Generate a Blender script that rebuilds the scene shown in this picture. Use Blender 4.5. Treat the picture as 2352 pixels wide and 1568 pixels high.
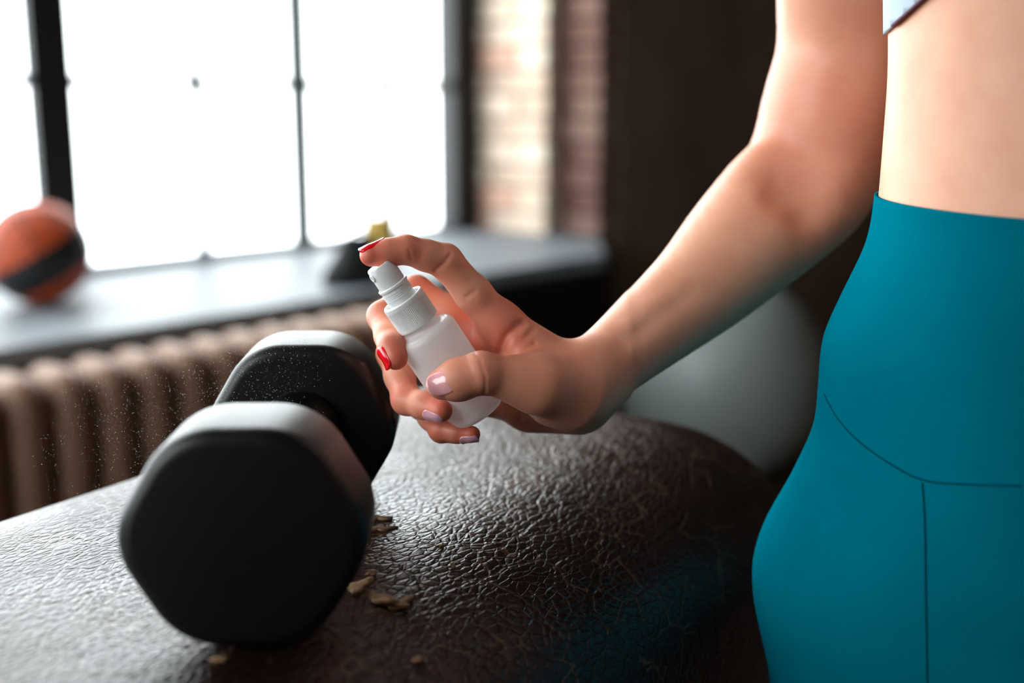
import bpy, bmesh, math, random
import numpy as np
from mathutils import Vector, Matrix
from mathutils.bvhtree import BVHTree

# ------------------------------------------------------------------ camera, light, exposure
for o in list(bpy.data.objects):
    bpy.data.objects.remove(o, do_unlink=True)
scene = bpy.context.scene
COL = scene.collection
W, H = 2352, 1568
LENS = 41.33
F = LENS / 36.0 * W                      # focal length in pixels of the full frame
PITCH = math.radians(11.48)
CP, SP = math.cos(PITCH), math.sin(PITCH)
CZ = 1.070                               # camera height above the floor

cam_d = bpy.data.cameras.new('camera')
cam_d.lens = LENS
cam_d.sensor_width = 36.0
cam_d.clip_start = 0.02
cam_d.dof.use_dof = True
cam_d.dof.focus_distance = 0.627
cam_d.dof.aperture_fstop = 2.8
cam_d.dof.aperture_blades = 9
cam = bpy.data.objects.new('camera', cam_d)
COL.objects.link(cam)
cam.location = (0, 0, CZ)
cam.rotation_euler = (math.pi / 2 - PITCH, 0, 0)
scene.camera = cam

scene.view_settings.view_transform = 'Standard'
scene.view_settings.look = 'None'
scene.view_settings.gamma = 1.0
scene.view_settings.use_curve_mapping = False
scene.view_settings.exposure = 0.0

world = bpy.data.worlds.new('overcast_sky')
scene.world = world
world.use_nodes = True
wbg = world.node_tree.nodes['Background']
wbg.inputs[0].default_value = (0.955, 0.985, 1.0, 1)
wbg.inputs[1].default_value = 9.3


def P(px, py, Z):
    """pixel + depth along the optical axis -> world point"""
    xc = (px - W / 2) / F * Z
    yc = (py - H / 2) / F * Z
    return Vector((xc, Z * CP - yc * SP, CZ - (yc * CP + Z * SP)))


DZ = 0.097                               # depth of the held-out hand and the body behind the working depths below


def PH(px, py, Z):
    return P(px, py, Z + DZ)


def RAY(px, py):
    return (P(px, py, 1.0) - Vector((0, 0, CZ))).normalized()


def C(v):                                # camera-space vector (right, down, forward) -> world
    return Vector((v[0], v[2] * CP - v[1] * SP, -(v[1] * CP + v[2] * SP)))


# wall frame: s along the window wall, t outwards (towards the street), z up
HEAD = math.radians(41.1)
SW = Vector((math.sin(HEAD), math.cos(HEAD), 0))
NW = Vector((-math.cos(HEAD), math.sin(HEAD), 0))


def WP(s, t, z):
    p = SW * s + NW * t
    return Vector((p.x, p.y, z))


def px_to_wall(px, py, t):
    d = RAY(px, py)
    k = t / d.dot(NW)
    p = d * k
    return p.dot(SW), CZ + p.z


D_SILL = 0.427
Z_SILL = CZ - D_SILL
T_SILL, T_IN, T_OUT = 2.011, 2.150, 2.760  # sill front, inner wall face, window plane
S_RIGHT = px_to_wall(1088, 300, T_OUT)[0]
S_LEFT = -2.1
Z_TOP = 3.2

# daylight portals in the window openings (they only guide the sampling of the sky)
def portal(s0, s1, z0, z1, t):
    ld = bpy.data.lights.new('window_daylight', 'AREA')
    ld.shape = 'RECTANGLE'
    ld.size = s1 - s0
    ld.size_y = z1 - z0
    ld.cycles.is_portal = True
    o = bpy.data.objects.new('window_daylight', ld)
    COL.objects.link(o)
    m = Matrix((-SW, Vector((0, 0, 1)), NW)).transposed()   # local -z points into the room
    o.matrix_world = Matrix.Translation(WP((s0 + s1) / 2, t, (z0 + z1) / 2)) @ m.to_4x4()


portal(S_LEFT, S_RIGHT, Z_SILL, Z_TOP, T_OUT + 0.08)

# ------------------------------------------------------------------ helpers
def tag(o, label=None, cat=None, group=None, kind=None):
    if label: o['label'] = label
    if cat: o['category'] = cat
    if group: o['group'] = group
    if kind: o['kind'] = kind
    return o


def empty(name, loc, rz=0.0):
    o = bpy.data.objects.new(name, None)
    COL.objects.link(o)
    o.location = loc
    o.rotation_euler = (0, 0, rz)
    o.empty_display_size = 0.05
    return o


def setparent(o, p):
    if p is not None:
        bpy.context.view_layer.update()
        o.parent = p
        o.matrix_parent_inverse = Matrix.Identity(4)
        m = p.matrix_world.inverted() @ o.matrix_world
        o.matrix_local = m


def mesh_obj(name, verts, faces, mat, parent=None, smooth=True, local=False):
    """verts are in world space unless local=True (then in the parent's space)"""
    me = bpy.data.meshes.new(name)
    if parent is not None and not local:
        bpy.context.view_layer.update()
        inv = parent.matrix_world.inverted()
        verts = [inv @ Vector(v) for v in verts]
    me.from_pydata([tuple(v) for v in verts], [], [tuple(f) for f in faces])
    me.update()
    if smooth:
        me.polygons.foreach_set('use_smooth', [True] * len(me.polygons))
    if mat is not None:
        me.materials.append(mat)
    o = bpy.data.objects.new(name, me)
    COL.objects.link(o)
    if parent is not None:
        o.parent = parent
    return o


def fix_normals(o):
    bm = bmesh.new()
    bm.from_mesh(o.data)
    bmesh.ops.recalc_face_normals(bm, faces=bm.faces[:])
    bm.to_mesh(o.data)
    bm.free()
    return o


def sharp_shade(o, deg=35):
    me = o.data
    if hasattr(me, 'set_sharp_from_angle'):
        me.polygons.foreach_set('use_smooth', [True] * len(me.polygons))
        me.set_sharp_from_angle(angle=math.radians(deg))
    return o


def box_vf(p0, ax, ay, az):
    """box from corner p0 and three edge vectors"""
    p0 = Vector(p0)
    v = []
    for k in (0, 1):
        for j in (0, 1):
            for i in (0, 1):
                v.append(p0 + ax * i + ay * j + az * k)
    f = [(0, 2, 3, 1), (4, 5, 7, 6), (0, 1, 5, 4), (2, 6, 7, 3), (0, 4, 6, 2), (1, 3, 7, 5)]
    return v, f


def wall_box(name, s0, s1, t0, t1, z0, z1, mat, parent=None, bevel=0.0, kind=None):
    v, f = box_vf(WP(s0, t0, z0), SW * (s1 - s0), NW * (t1 - t0), Vector((0, 0, z1 - z0)))
    o = mesh_obj(name, v, f, mat, parent, smooth=False)
    fix_normals(o)
    if bevel > 0:
        bm = bmesh.new()
        bm.from_mesh(o.data)
        bmesh.ops.bevel(bm, geom=bm.edges[:], offset=bevel, segments=2, affect='EDGES')
        bm.to_mesh(o.data)
        bm.free()
    if kind:
        o['kind'] = kind
    return o


def loft(rings, close_u=True, cap0=True, cap1=True):
    """rings: list of equally long lists of points"""
    n = len(rings[0])
    v = [p for r in rings for p in r]
    f = []
    for i in range(len(rings) - 1):
        for j in range(n if close_u else n - 1):
            a, b = i * n + j, i * n + (j + 1) % n
            f.append((a, b, b + n, a + n))
    if cap0:
        f.append(tuple(range(n - 1, -1, -1)))
    if cap1:
        m = (len(rings) - 1) * n
        f.append(tuple(range(m, m + n)))
    return v, f


def frame_from(axis):
    a = Vector(axis).normalized()
    h = Vector((0, 0, 1)) if abs(a.z) < 0.9 else Vector((1, 0, 0))
    u = h.cross(a).normalized()
    return u, a.cross(u).normalized(), a


def lathe(origin, axis, profile, n=48, cap0=True, cap1=True):
    u, v, a = frame_from(axis)
    o = Vector(origin)
    rings = []
    for r, h in profile:
        rings.append([o + a * h + (u * math.cos(2 * math.pi * k / n) + v * math.sin(2 * math.pi * k / n)) * r
                      for k in range(n)])
    return loft(rings, True, cap0, cap1)


def tube(points, radius, n=8, taper=None):
    pts = [Vector(p) for p in points]
    rings = []
    up = None
    for i, p in enumerate(pts):
        d = (pts[min(i + 1, len(pts) - 1)] - pts[max(i - 1, 0)]).normalized()
        if up is None:
            up, _, _ = frame_from(d)
        up = (up - d * up.dot(d)).normalized()
        b = d.cross(up)
        r = radius if taper is None else taper[i]
        rings.append([p + (up * math.cos(2 * math.pi * k / n) + b * math.sin(2 * math.pi * k / n)) * r for k in range(n)])
    return loft(rings)


# ------------------------------------------------------------------ materials
def srgb(r, g, b):
    def f(c):
        c /= 255.0
        return c / 12.92 if c <= 0.04045 else ((c + 0.055) / 1.055) ** 2.4
    return (f(r), f(g), f(b), 1.0)


class NT:
    def __init__(self, name):
        self.m = bpy.data.materials.new(name)
        self.m.use_nodes = True
        self.t = self.m.node_tree
        self.b = self.t.nodes['Principled BSDF']

    def n(self, typ, **kw):
        nd = self.t.nodes.new(typ)
        for k, v in kw.items():
            if k.startswith('i_'):
                nd.inputs[k[2:].replace('_', ' ')].default_value = v
            else:
                setattr(nd, k, v)
        return nd

    def l(self, a, b):
        self.t.links.new(a, b)

    def set(self, **kw):
        for k, v in kw.items():
            self.b.inputs[k.replace('_', ' ')].default_value = v

    def coord(self, scale=(1, 1, 1), out='Object'):
        tc = self.n('ShaderNodeTexCoord')
        mp = self.n('ShaderNodeMapping')
        mp.inputs['Scale'].default_value = scale
        self.l(tc.outputs[out], mp.inputs['Vector'])
        return mp.outputs['Vector']

    def ramp(self, fac, stops):
        r = self.n('ShaderNodeValToRGB')
        e = r.color_ramp.elements
        while len(e) < len(stops):
            e.new(0.5)
        for el, (p, c) in zip(e, stops):
            el.position = p
            el.color = c
        self.l(fac, r.inputs['Fac'])
        return r.outputs['Color']

    def mix(self, fac, a, b, blend='MIX'):
        m = self.n('ShaderNodeMix', data_type='RGBA', blend_type=blend)
        for sock, val in ((m.inputs[0], fac), (m.inputs[6], a), (m.inputs[7], b)):
            if isinstance(val, (int, float)):
                sock.default_value = val
            elif isinstance(val, tuple):
                sock.default_value = val
            else:
                self.l(val, sock)
        return m.outputs[2]

    def math(self, op, a, b=0.0, clamp=False):
        m = self.n('ShaderNodeMath', operation=op, use_clamp=clamp)
        for sock, val in ((m.inputs[0], a), (m.inputs[1], b)):
            if isinstance(val, (int, float)):
                sock.default_value = val
            else:
                self.l(val, sock)
        return m.outputs[0]

    def noise(self, vec, scale, detail=3.0, rough=0.55):
        n = self.n('ShaderNodeTexNoise')
        n.inputs['Scale'].default_value = scale
        n.inputs['Detail'].default_value = detail
        n.inputs['Roughness'].default_value = rough
        if vec is not None:
            self.l(vec, n.inputs['Vector'])
        return n

    def bump(self, height, strength=0.3, dist=0.001, normal=None):
        b = self.n('ShaderNodeBump')
        b.inputs['Strength'].default_value = strength
        b.inputs['Distance'].default_value = dist
        self.l(height, b.inputs['Height'])
        if normal is not None:
            self.l(normal, b.inputs['Normal'])
        return b.outputs['Normal']


def simple(name, col, rough=0.5, var=0.12, vscale=8.0, bump=0.0, bscale=200.0, bdist=0.0005, **kw):
    t = NT(name)
    v = t.coord()
    n = t.noise(v, vscale)
    dark = tuple(c * (1 - var) for c in col[:3]) + (1,)
    lite = tuple(min(1, c * (1 + var)) for c in col[:3]) + (1,)
    t.l(t.ramp(n.outputs['Fac'], [(0.3, dark), (0.7, lite)]), t.b.inputs['Base Color'])
    t.set(Roughness=rough, **kw)
    if bump > 0:
        nb = t.noise(v, bscale, 4)
        t.l(t.bump(nb.outputs['Fac'], bump, bdist), t.b.inputs['Normal'])
    return t.m


M = {}
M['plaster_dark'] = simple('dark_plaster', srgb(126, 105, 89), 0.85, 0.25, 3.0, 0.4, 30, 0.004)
M['apron'] = simple('dark_apron', srgb(44, 35, 30), 0.85, 0.2, 5.0)  # darker base colour for the masonry below the sill
M['ceiling'] = simple('dark_ceiling', srgb(70, 62, 56), 0.9, 0.2, 2.0)
M['floor'] = simple('worn_floor', srgb(58, 48, 42), 0.55, 0.3, 4.0, 0.2, 60, 0.002)
M['sill'] = simple('grey_sill', srgb(124, 131, 138), 0.5, 0.15, 6.0, 0.15, 40, 0.001, Specular_IOR_Level=0.25)
M['frame_dark'] = simple('dark_frame_paint', srgb(15, 16, 18), 0.6, 0.15, 12.0)
M['frame_green'] = simple('dark_green_frame_paint', srgb(34, 48, 44), 0.45, 0.15, 12.0)
M['mortar'] = simple('mortar', srgb(150, 135, 120), 0.9, 0.2, 20.0)
BR = []
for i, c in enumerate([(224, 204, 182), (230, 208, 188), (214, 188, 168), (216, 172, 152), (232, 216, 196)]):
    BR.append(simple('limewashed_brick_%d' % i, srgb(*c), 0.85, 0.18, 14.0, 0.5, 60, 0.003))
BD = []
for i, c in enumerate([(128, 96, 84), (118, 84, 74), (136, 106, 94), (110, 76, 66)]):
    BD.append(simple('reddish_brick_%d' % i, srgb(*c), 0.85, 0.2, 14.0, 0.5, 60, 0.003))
M['radiator'] = simple('old_cream_radiator_paint', srgb(156, 121, 99), 0.5, 0.14, 9.0, 0.2, 60, 0.001)


def glass_mat():
    t = NT('window_glass')
    tr = t.n('ShaderNodeBsdfTransparent')
    tr.inputs[0].default_value = (0.96, 0.98, 0.98, 1)
    gl = t.n('ShaderNodeBsdfGlossy')
    gl.inputs['Roughness'].default_value = 0.02
    lw = t.n('ShaderNodeLayerWeight')
    lw.inputs['Blend'].default_value = 0.5
    fac = t.math('ADD', t.math('MULTIPLY', t.math('POWER', lw.outputs['Facing'], 5.0), 0.8), 0.04, True)
    mx = t.n('ShaderNodeMixShader')
    t.l(fac, mx.inputs[0])
    t.l(tr.outputs[0], mx.inputs[1])
    t.l(gl.outputs[0], mx.inputs[2])
    out = [n for n in t.t.nodes if n.type == 'OUTPUT_MATERIAL'][0]
    t.l(mx.outputs[0], out.inputs['Surface'])
    return t.m


M['glass'] = glass_mat()


def leather_mat():
    t = NT('cracked_brown_leather')
    v = t.coord()
    warp = t.noise(v, 35.0, 3)
    wv = t.n('ShaderNodeMix', data_type='VECTOR')
    wv.inputs[0].default_value = 0.008
    t.l(v, wv.inputs[4])
    t.l(warp.outputs['Color'], wv.inputs[5])
    vec = wv.outputs[1]
    # stretched cells: cracks run along the pad
    mp = t.n('ShaderNodeMapping')
    mp.inputs['Scale'].default_value = (0.72, 1.25, 1.0)
    t.l(vec, mp.inputs['Vector'])
    edge = []
    for sc in (190.0, 480.0, 52.0):
        vo = t.n('ShaderNodeTexVoronoi', feature='DISTANCE_TO_EDGE')
        vo.inputs['Scale'].default_value = sc
        t.l(mp.outputs['Vector'], vo.inputs['Vector'])
        edge.append(vo.outputs['Distance'])
    crack1 = t.math('POWER', t.math('MULTIPLY', edge[0], 4.5, True), 0.6)
    crack2 = t.math('MULTIPLY', edge[1], 4.0, True)
    crack3 = t.math('MULTIPLY', edge[2], 16.0, True)
    wear = t.noise(v, 9.0, 4)                       # where the top coat is badly cracked
    wearm = t.ramp(wear.outputs['Fac'], [(0.38, (0, 0, 0, 1)), (0.62, (1, 1, 1, 1))])
    h = t.math('ADD', t.math('MULTIPLY', crack1, 0.6), t.math('MULTIPLY', crack2, 0.10))
    h = t.math('ADD', h, t.math('MULTIPLY', crack3, 0.5))
    base = t.noise(v, 14.0, 5)
    col = t.ramp(base.outputs['Fac'], [(0.3, srgb(32, 15, 13)), (0.55, srgb(43, 21, 18)), (0.75, srgb(56, 29, 24))])
    # pale backing shows in the bottom of some cracks
    pale = t.math('LESS_THAN', edge[2], 0.022)
    pn = t.noise(v, 30.0, 2)
    pale = t.math('MULTIPLY', pale, t.math('GREATER_THAN', pn.outputs['Fac'], 0.52))
    col = t.mix(t.math('MULTIPLY', pale, 0.32), col, srgb(150, 118, 82))
    fine = t.math('LESS_THAN', edge[0], 0.03)
    col = t.mix(t.math('MULTIPLY', fine, 0.7), col, srgb(38, 24, 20))
    t.l(col, t.b.inputs['Base Color'])
    ro = t.ramp(wear.outputs['Fac'], [(0.3, (0.22, 0.22, 0.22, 1)), (0.7, (0.40, 0.40, 0.40, 1))])
    t.l(ro, t.b.inputs['Roughness'])
    t.set(**{'Specular_IOR_Level': 0.42})
    lo = t.noise(v, 22.0, 2)
    n1 = t.bump(lo.outputs['Fac'], 0.18, 0.005)
    n2 = t.bump(h, 0.75, 0.0008, n1)
    fn = t.noise(v, 900.0, 2)
    n3 = t.bump(fn.outputs['Fac'], 0.15, 0.0003, n2)
    t.l(n3, t.b.inputs['Normal'])
    return t.m


M['leather'] = leather_mat()
M['flake'] = simple('torn_leather_backing', srgb(150, 120, 88), 0.9, 0.3, 120.0, 0.6, 600, 0.001)
M['foam'] = simple('exposed_yellow_foam', srgb(128, 92, 40), 0.95, 0.35, 60.0, 0.6, 300, 0.002)
M['wood_dark'] = simple('dark_wood_rail', srgb(44, 30, 24), 0.5, 0.3, 20.0)
M['steel_dark'] = simple('dark_painted_steel', srgb(40, 40, 42), 0.4, 0.15, 20.0, Metallic=0.6)
M['steel_bright'] = simple('worn_bright_steel', srgb(190, 190, 188), 0.3, 0.1, 60.0, Metallic=0.9)
M['rubber'] = simple('black_rubber', srgb(11, 12, 15), 0.38, 0.12, 40.0, 0.2, 1400, 0.0003, Specular_IOR_Level=0.42)
M['handle'] = simple('black_handle_metal', srgb(26, 27, 30), 0.35, 0.1, 30.0, Metallic=0.7)
M['ball_orange'] = simple('orange_ball_rubber', srgb(205, 82, 34), 0.55, 0.1, 20.0, 0.6, 400, 0.001)
M['ball_black'] = simple('black_ball_rubber', srgb(24, 24, 26), 0.5, 0.1, 20.0, 0.6, 400, 0.001)
M['gymball'] = simple('grey_green_vinyl', srgb(140, 150, 148), 0.42, 0.06, 5.0)
M['yellow'] = simple('yellow_plastic', srgb(226, 188, 92), 0.4, 0.06, 10.0)
M['black_cloth'] = simple('black_cloth', srgb(26, 30, 32), 0.75, 0.2, 40.0, 0.4, 500, 0.001)
M['leggings'] = None
M['seam'] = simple('dark_teal_thread', srgb(0, 76, 92), 0.9, 0.05, 60.0, Specular_IOR_Level=0.0)
M['bra'] = simple('pale_grey_stretch_fabric', srgb(168, 184, 200), 0.75, 0.05, 60.0, 0.4, 2500, 0.0002)
M['piping'] = simple('plum_piping', srgb(92, 52, 74), 0.7, 0.08, 60.0)
M['hair'] = simple('dark_brown_hair', srgb(58, 38, 26), 0.45, 0.25, 60.0, 0.6, 250, 0.002)
M['shoe'] = simple('white_trainer_fabric', srgb(205, 205, 205), 0.7, 0.06, 40.0)
M['sole'] = simple('grey_rubber_sole', srgb(120, 120, 122), 0.8, 0.06, 40.0)
M['nail_red'] = simple('red_nail_varnish', srgb(226, 10, 22), 0.12, 0.03, 50.0, Coat_Weight=0.6, Coat_Roughness=0.04)
M['nail_pink'] = simple('pale_pink_nail_varnish', srgb(238, 168, 172), 0.14, 0.03, 50.0, Coat_Weight=0.6, Coat_Roughness=0.04)
M['nail_lilac'] = simple('dusky_pink_nail_varnish', srgb(232, 170, 184), 0.16, 0.03, 50.0, Coat_Weight=0.6, Coat_Roughness=0.04)
M['eye'] = simple('eye_white', srgb(230, 226, 220), 0.2, 0.02)
M['cap_white'] = simple('white_polypropylene', srgb(236, 238, 238), 0.32, 0.02, 30.0, Subsurface_Weight=0.25,
                        Subsurface_Radius=(1.0, 1.0, 1.0), Subsurface_Scale=0.003)


def fabric_teal():
    t = NT('teal_stretch_fabric')
    v = t.coord()
    n = t.noise(v, 9.0, 3)
    t.l(t.ramp(n.outputs['Fac'], [(0.3, srgb(0, 97, 115)), (0.7, srgb(0, 108, 127))]), t.b.inputs['Base Color'])
    t.set(Roughness=0.8, Specular_IOR_Level=0.0)
    w = t.noise(v, 1600.0, 2)
    t.l(t.bump(w.outputs['Fac'], 0.35, 0.0003), t.b.inputs['Normal'])
    return t.m


M['leggings'] = fabric_teal()


def skin_mat():
    t = NT('skin')
    v = t.coord()
    n = t.noise(v, 38.0, 4)
    col = t.ramp(n.outputs['Fac'], [(0.3, srgb(222, 159, 127)), (0.7, srgb(232, 175, 145))])
    at = t.n('ShaderNodeAttribute', attribute_name='blush')
    col = t.mix(at.outputs['Fac'], col, srgb(216, 88, 66))
    t.l(col, t.b.inputs['Base Color'])
    t.set(Roughness=0.47, Subsurface_Weight=0.22, Subsurface_Scale=0.006)
    t.b.inputs['Subsurface Radius'].default_value = (1.0, 0.36, 0.2)
    vo = t.n('ShaderNodeTexVoronoi')
    vo.inputs['Scale'].default_value = 1100.0
    t.l(v, vo.inputs['Vector'])
    nn = t.noise(v, 420.0, 3)
    hh = t.math('ADD', t.math('MULTIPLY', vo.outputs['Distance'], 0.4), nn.outputs['Fac'])
    t.l(t.bump(hh, 0.16, 0.0005), t.b.inputs['Normal'])
    return t.m


M['skin'] = skin_mat()


def bottle_mat():
    t = NT('frosted_white_plastic')
    t.b.inputs['Base Color'].default_value = (0.93, 0.93, 0.935, 1)
    t.set(Roughness=0.16, Subsurface_Weight=0.0)
    tr = t.n('ShaderNodeBsdfTranslucent')
    tr.inputs[0].default_value = (0.95, 0.95, 0.95, 1)
    mx = t.n('ShaderNodeMixShader')
    mx.inputs[0].default_value = 0.58
    t.l(t.b.outputs[0], mx.inputs[1])
    t.l(tr.outputs[0], mx.inputs[2])
    out = [n for n in t.t.nodes if n.type == 'OUTPUT_MATERIAL'][0]
    t.l(mx.outputs[0], out.inputs['Surface'])
    return t.m


M['bottle'] = bottle_mat()


def mist_mat():
    t = NT('water_droplet')
    t.b.inputs['Base Color'].default_value = (0.9, 0.93, 0.95, 1)
    t.set(Roughness=0.1, Transmission_Weight=0.35, IOR=1.33)
    return t.m


M['mist'] = mist_mat()

# ------------------------------------------------------------------ room shell
S_MIN, S_MAX = -2.4, 7.0
T_FAR = -3.6
Z_CEIL = 3.65
z0f = 0.0


def slab(name, s0, s1, t0, t1, za, zb, mat):
    o = wall_box(name, s0, s1, t0, t1, za, zb, mat)
    o['kind'] = 'structure'
    return o


slab('floor', S_MIN - .2, S_MAX + .2, T_FAR - .2, T_OUT + .3, -0.12, 0.0, M['floor'])
slab('ceiling', S_MIN - .2, S_MAX + .2, T_FAR - .2, T_OUT + .3, Z_CEIL, Z_CEIL + .12, M['ceiling'])
slab('wall_back', S_MAX, S_MAX + .2, T_FAR, T_OUT, 0, Z_CEIL, M['plaster_dark'])
FT0, FT1, FZ0, FZ1 = 0.35, 2.05, 0.95, 3.2              # unseen window added behind the camera to light the hand
slab('wall_front', S_MIN - .2, S_MIN, T_FAR, FT0, 0, Z_CEIL, M['plaster_dark'])
wf = bpy.data.objects['wall_front']
for i_, (ta, tb_, za, zb) in enumerate(((FT1, T_OUT, 0, Z_CEIL), (FT0, FT1, 0, FZ0), (FT0, FT1, FZ1, Z_CEIL))):
    wall_box('masonry', S_MIN - .2, S_MIN, ta, tb_, za, zb, M['plaster_dark'], wf)
fill_win = empty('added_fill_window', WP(S_MIN - .1, FT0, FZ0))
tag(fill_win, kind='structure')
for tt in (FT0, FT0 + .6, FT1 - .05):
    wall_box('window_post', S_MIN - .14, S_MIN - .06, tt, tt + .05, FZ0, FZ1, M['frame_dark'], fill_win)
for za in (FZ0, (FZ0 + FZ1) / 2, FZ1 - .05):
    wall_box('window_rail', S_MIN - .13, S_MIN - .07, FT0, FT1, za, za + .05, M['frame_dark'], fill_win)
for ta, tb_ in ((FT0, FT0 + .62), (FT0 + .62, FT1)):
    wall_box('pane', S_MIN - .102, S_MIN - .098, ta, tb_, FZ0, FZ1, M['glass'], fill_win)
slab('wall_right', S_MIN, S_MAX, T_FAR - .2, T_FAR, 0, Z_CEIL, M['plaster_dark'])

# window wall: solid right of the opening, left of it, above it and below the sill


def t_at(px, s_):
    d = RAY(px, 300)
    return s_ * d.dot(NW) / d.dot(SW)


T_STEP = t_at(1256, S_RIGHT)                         # rebate in the masonry reveal
S_STEP = px_to_wall(1288, 300, T_STEP)[0]
T_IN = t_at(1380, S_STEP)
S_IN = S_STEP + .10
wl = empty('wall_left', WP(S_RIGHT, T_IN, 0))
tag(wl, kind='structure')
SILL_TH = 0.04
wall_box('masonry', S_IN - .002, S_MAX, T_IN, T_OUT + .15, 0, Z_CEIL, M['plaster_dark'], wl)
wall_box('masonry', S_MIN, S_LEFT, T_IN, T_OUT + .15, 0, Z_CEIL, M['plaster_dark'], wl)
wall_box('masonry', S_LEFT, S_IN, T_IN, T_OUT + .15, Z_TOP, Z_CEIL, M['plaster_dark'], wl)
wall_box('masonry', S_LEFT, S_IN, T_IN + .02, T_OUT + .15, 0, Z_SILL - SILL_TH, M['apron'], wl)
wall_box('reveal_core', S_RIGHT + .05, S_STEP + .14, T_STEP + .004, T_OUT + .15, Z_SILL, Z_TOP, M['mortar'], wl)
BRICK_H, JOINT = 0.065, 0.011
rng = random.Random(4)


def brick_mesh(ls, lt, lz, name):
    v, f = box_vf((0, 0, 0), Vector((ls, 0, 0)), Vector((0, lt, 0)), Vector((0, 0, lz)))
    me = bpy.data.meshes.new(name)
    bm = bmesh.new()
    vs = [bm.verts.new(p) for p in v]
    for q in f:
        bm.faces.new([vs[i] for i in q])
    bmesh.ops.recalc_face_normals(bm, faces=bm.faces[:])
    bm.to_mesh(me)
    bm.free()
    return me


def lay_bricks(parent, s_face, t0, t1, z0, z1, mats, zmax, ext_s=0.10):
    """courses of bricks on a reveal face at s = s_face that looks towards -s"""
    cache = {}
    row = 0
    z = z0
    bpy.context.view_layer.update()
    inv = parent.matrix_world.inverted()
    rot = Matrix((SW, NW, Vector((0, 0, 1)))).transposed().to_4x4()
    while z + BRICK_H < min(z1, zmax):
        t = t0
        first = 0.125 if row % 2 else 0.25
        L = first
        while t < t1 - 0.02:
            ln = min(L, t1 - t) - JOINT
            mi = rng.randrange(len(mats))
            key = (round(ln, 3), mi)
            if key not in cache:
                me = brick_mesh(ext_s, ln, BRICK_H, 'brick')
                me.materials.append(mats[mi])
                cache[key] = me
            o = bpy.data.objects.new('brick', cache[key])
            COL.objects.link(o)
            o.parent = parent
            o.matrix_local = inv @ (Matrix.Translation(WP(s_face + rng.uniform(-.004, .004), t + JOINT / 2, z)) @ rot)
            t += L
            L = 0.25
        z += BRICK_H + JOINT
        row += 1


ZB = 1.75                                            # above this the reveal is out of sight
rv = empty('wall_reveal', WP(S_RIGHT, T_STEP, Z_SILL))
tag(rv, kind='structure')
lay_bricks(rv, S_RIGHT, T_STEP, T_OUT - .02, Z_SILL + .004, Z_TOP, BR, ZB, 0.08)
wall_box('reveal_upper', S_RIGHT, S_RIGHT + .06, T_STEP, T_OUT - .02, ZB, Z_TOP, BR[0], rv)
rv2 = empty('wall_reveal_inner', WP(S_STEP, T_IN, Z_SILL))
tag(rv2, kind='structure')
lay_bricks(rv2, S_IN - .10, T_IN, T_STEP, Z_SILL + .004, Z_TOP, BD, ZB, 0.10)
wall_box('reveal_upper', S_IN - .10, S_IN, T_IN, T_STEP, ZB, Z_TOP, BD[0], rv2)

# window sill
s_fr = px_to_wall(1392, 590, T_SILL)[0]
plan = [(S_LEFT, T_SILL), (s_fr, T_SILL), (S_STEP + .01, T_IN + .01), (S_STEP + .01, T_OUT + .05), (S_LEFT, T_OUT + .05)]
v, f = loft([[WP(a_, b_, zq) for a_, b_ in plan] for zq in (Z_SILL - SILL_TH, Z_SILL)])
sill = fix_normals(mesh_obj('window_sill', v, f, M['sill'], None, smooth=False))
bmx = bmesh.new(); bmx.from_mesh(sill.data)
bmesh.ops.bevel(bmx, geom=bmx.edges[:], offset=.006, segments=2, affect='EDGES')
bmx.to_mesh(sill.data); bmx.free()
tag(sill, kind='structure')

# window: posts, frame, muntins and panes
win = empty('window_1', WP(S_RIGHT, T_OUT, Z_SILL))
tag(win, kind='structure')


def sx(px, py=300):
    return px_to_wall(px, py, T_OUT)[0]


p1a, p1b = sx(74, 225), sx(168, 225)
p2a, p2b = sx(677, 270), sx(709, 270)
p3a = sx(1036, 270)
BAY = p2a - p1b
bays = [(p1b, p2a), (p2b, p3a)]
wall_box('window_post', p1a, p1b, T_OUT - .008, T_OUT + .03, Z_SILL, Z_TOP, M['frame_dark'], win)
wall_box('window_post', p2a, p2b, T_OUT - .008, T_OUT + .03, Z_SILL, Z_TOP, M['frame_green'], win)
wall_box('window_post', p3a, S_RIGHT + .1, T_OUT - .015, T_OUT + .07, Z_SILL, Z_TOP, M['frame_dark'], win)
s = p1a
while s - BAY > S_LEFT + 0.1:
    bays.append((s - BAY, s))
    w = 0.028 if (len(bays) % 2) else (p1b - p1a)
    wall_box('window_post', s - BAY - w, s - BAY, T_OUT - .04, T_OUT + .06, Z_SILL, Z_TOP, M['frame_dark'], win)
    s = s - BAY - w
bays.append((S_LEFT, s))
zrail = px_to_wall(430, 190, T_OUT)[1]
for (a, b) in bays:
    if b - a < 0.05:
        continue
    wall_box('window_rail', a, b, T_OUT - .02, T_OUT + .04, Z_SILL, Z_SILL + .022, M['sill'], win)
    wall_box('window_rail', a, b, T_OUT - .02, T_OUT + .04, Z_TOP - .05, Z_TOP, M['frame_dark'], win)
    m = a + (b - a) * 0.52
    wall_box('muntin', m - .018, m + .018, T_OUT - .006, T_OUT + .012, Z_SILL + .022, Z_TOP - .05, M['sill'], win)
    zz = zrail
    while zz < Z_TOP - .2:
        wall_box('muntin', a, b, T_OUT - .006, T_OUT + .010, zz - .014, zz + .014, M['sill'], win)
        zz += 0.62
    for (c, d) in ((a, m), (m, b)):
        wall_box('pane', c, d, T_OUT + .014, T_OUT + .018, Z_SILL + .022, Z_TOP - .05, M['glass'], win)

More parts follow.
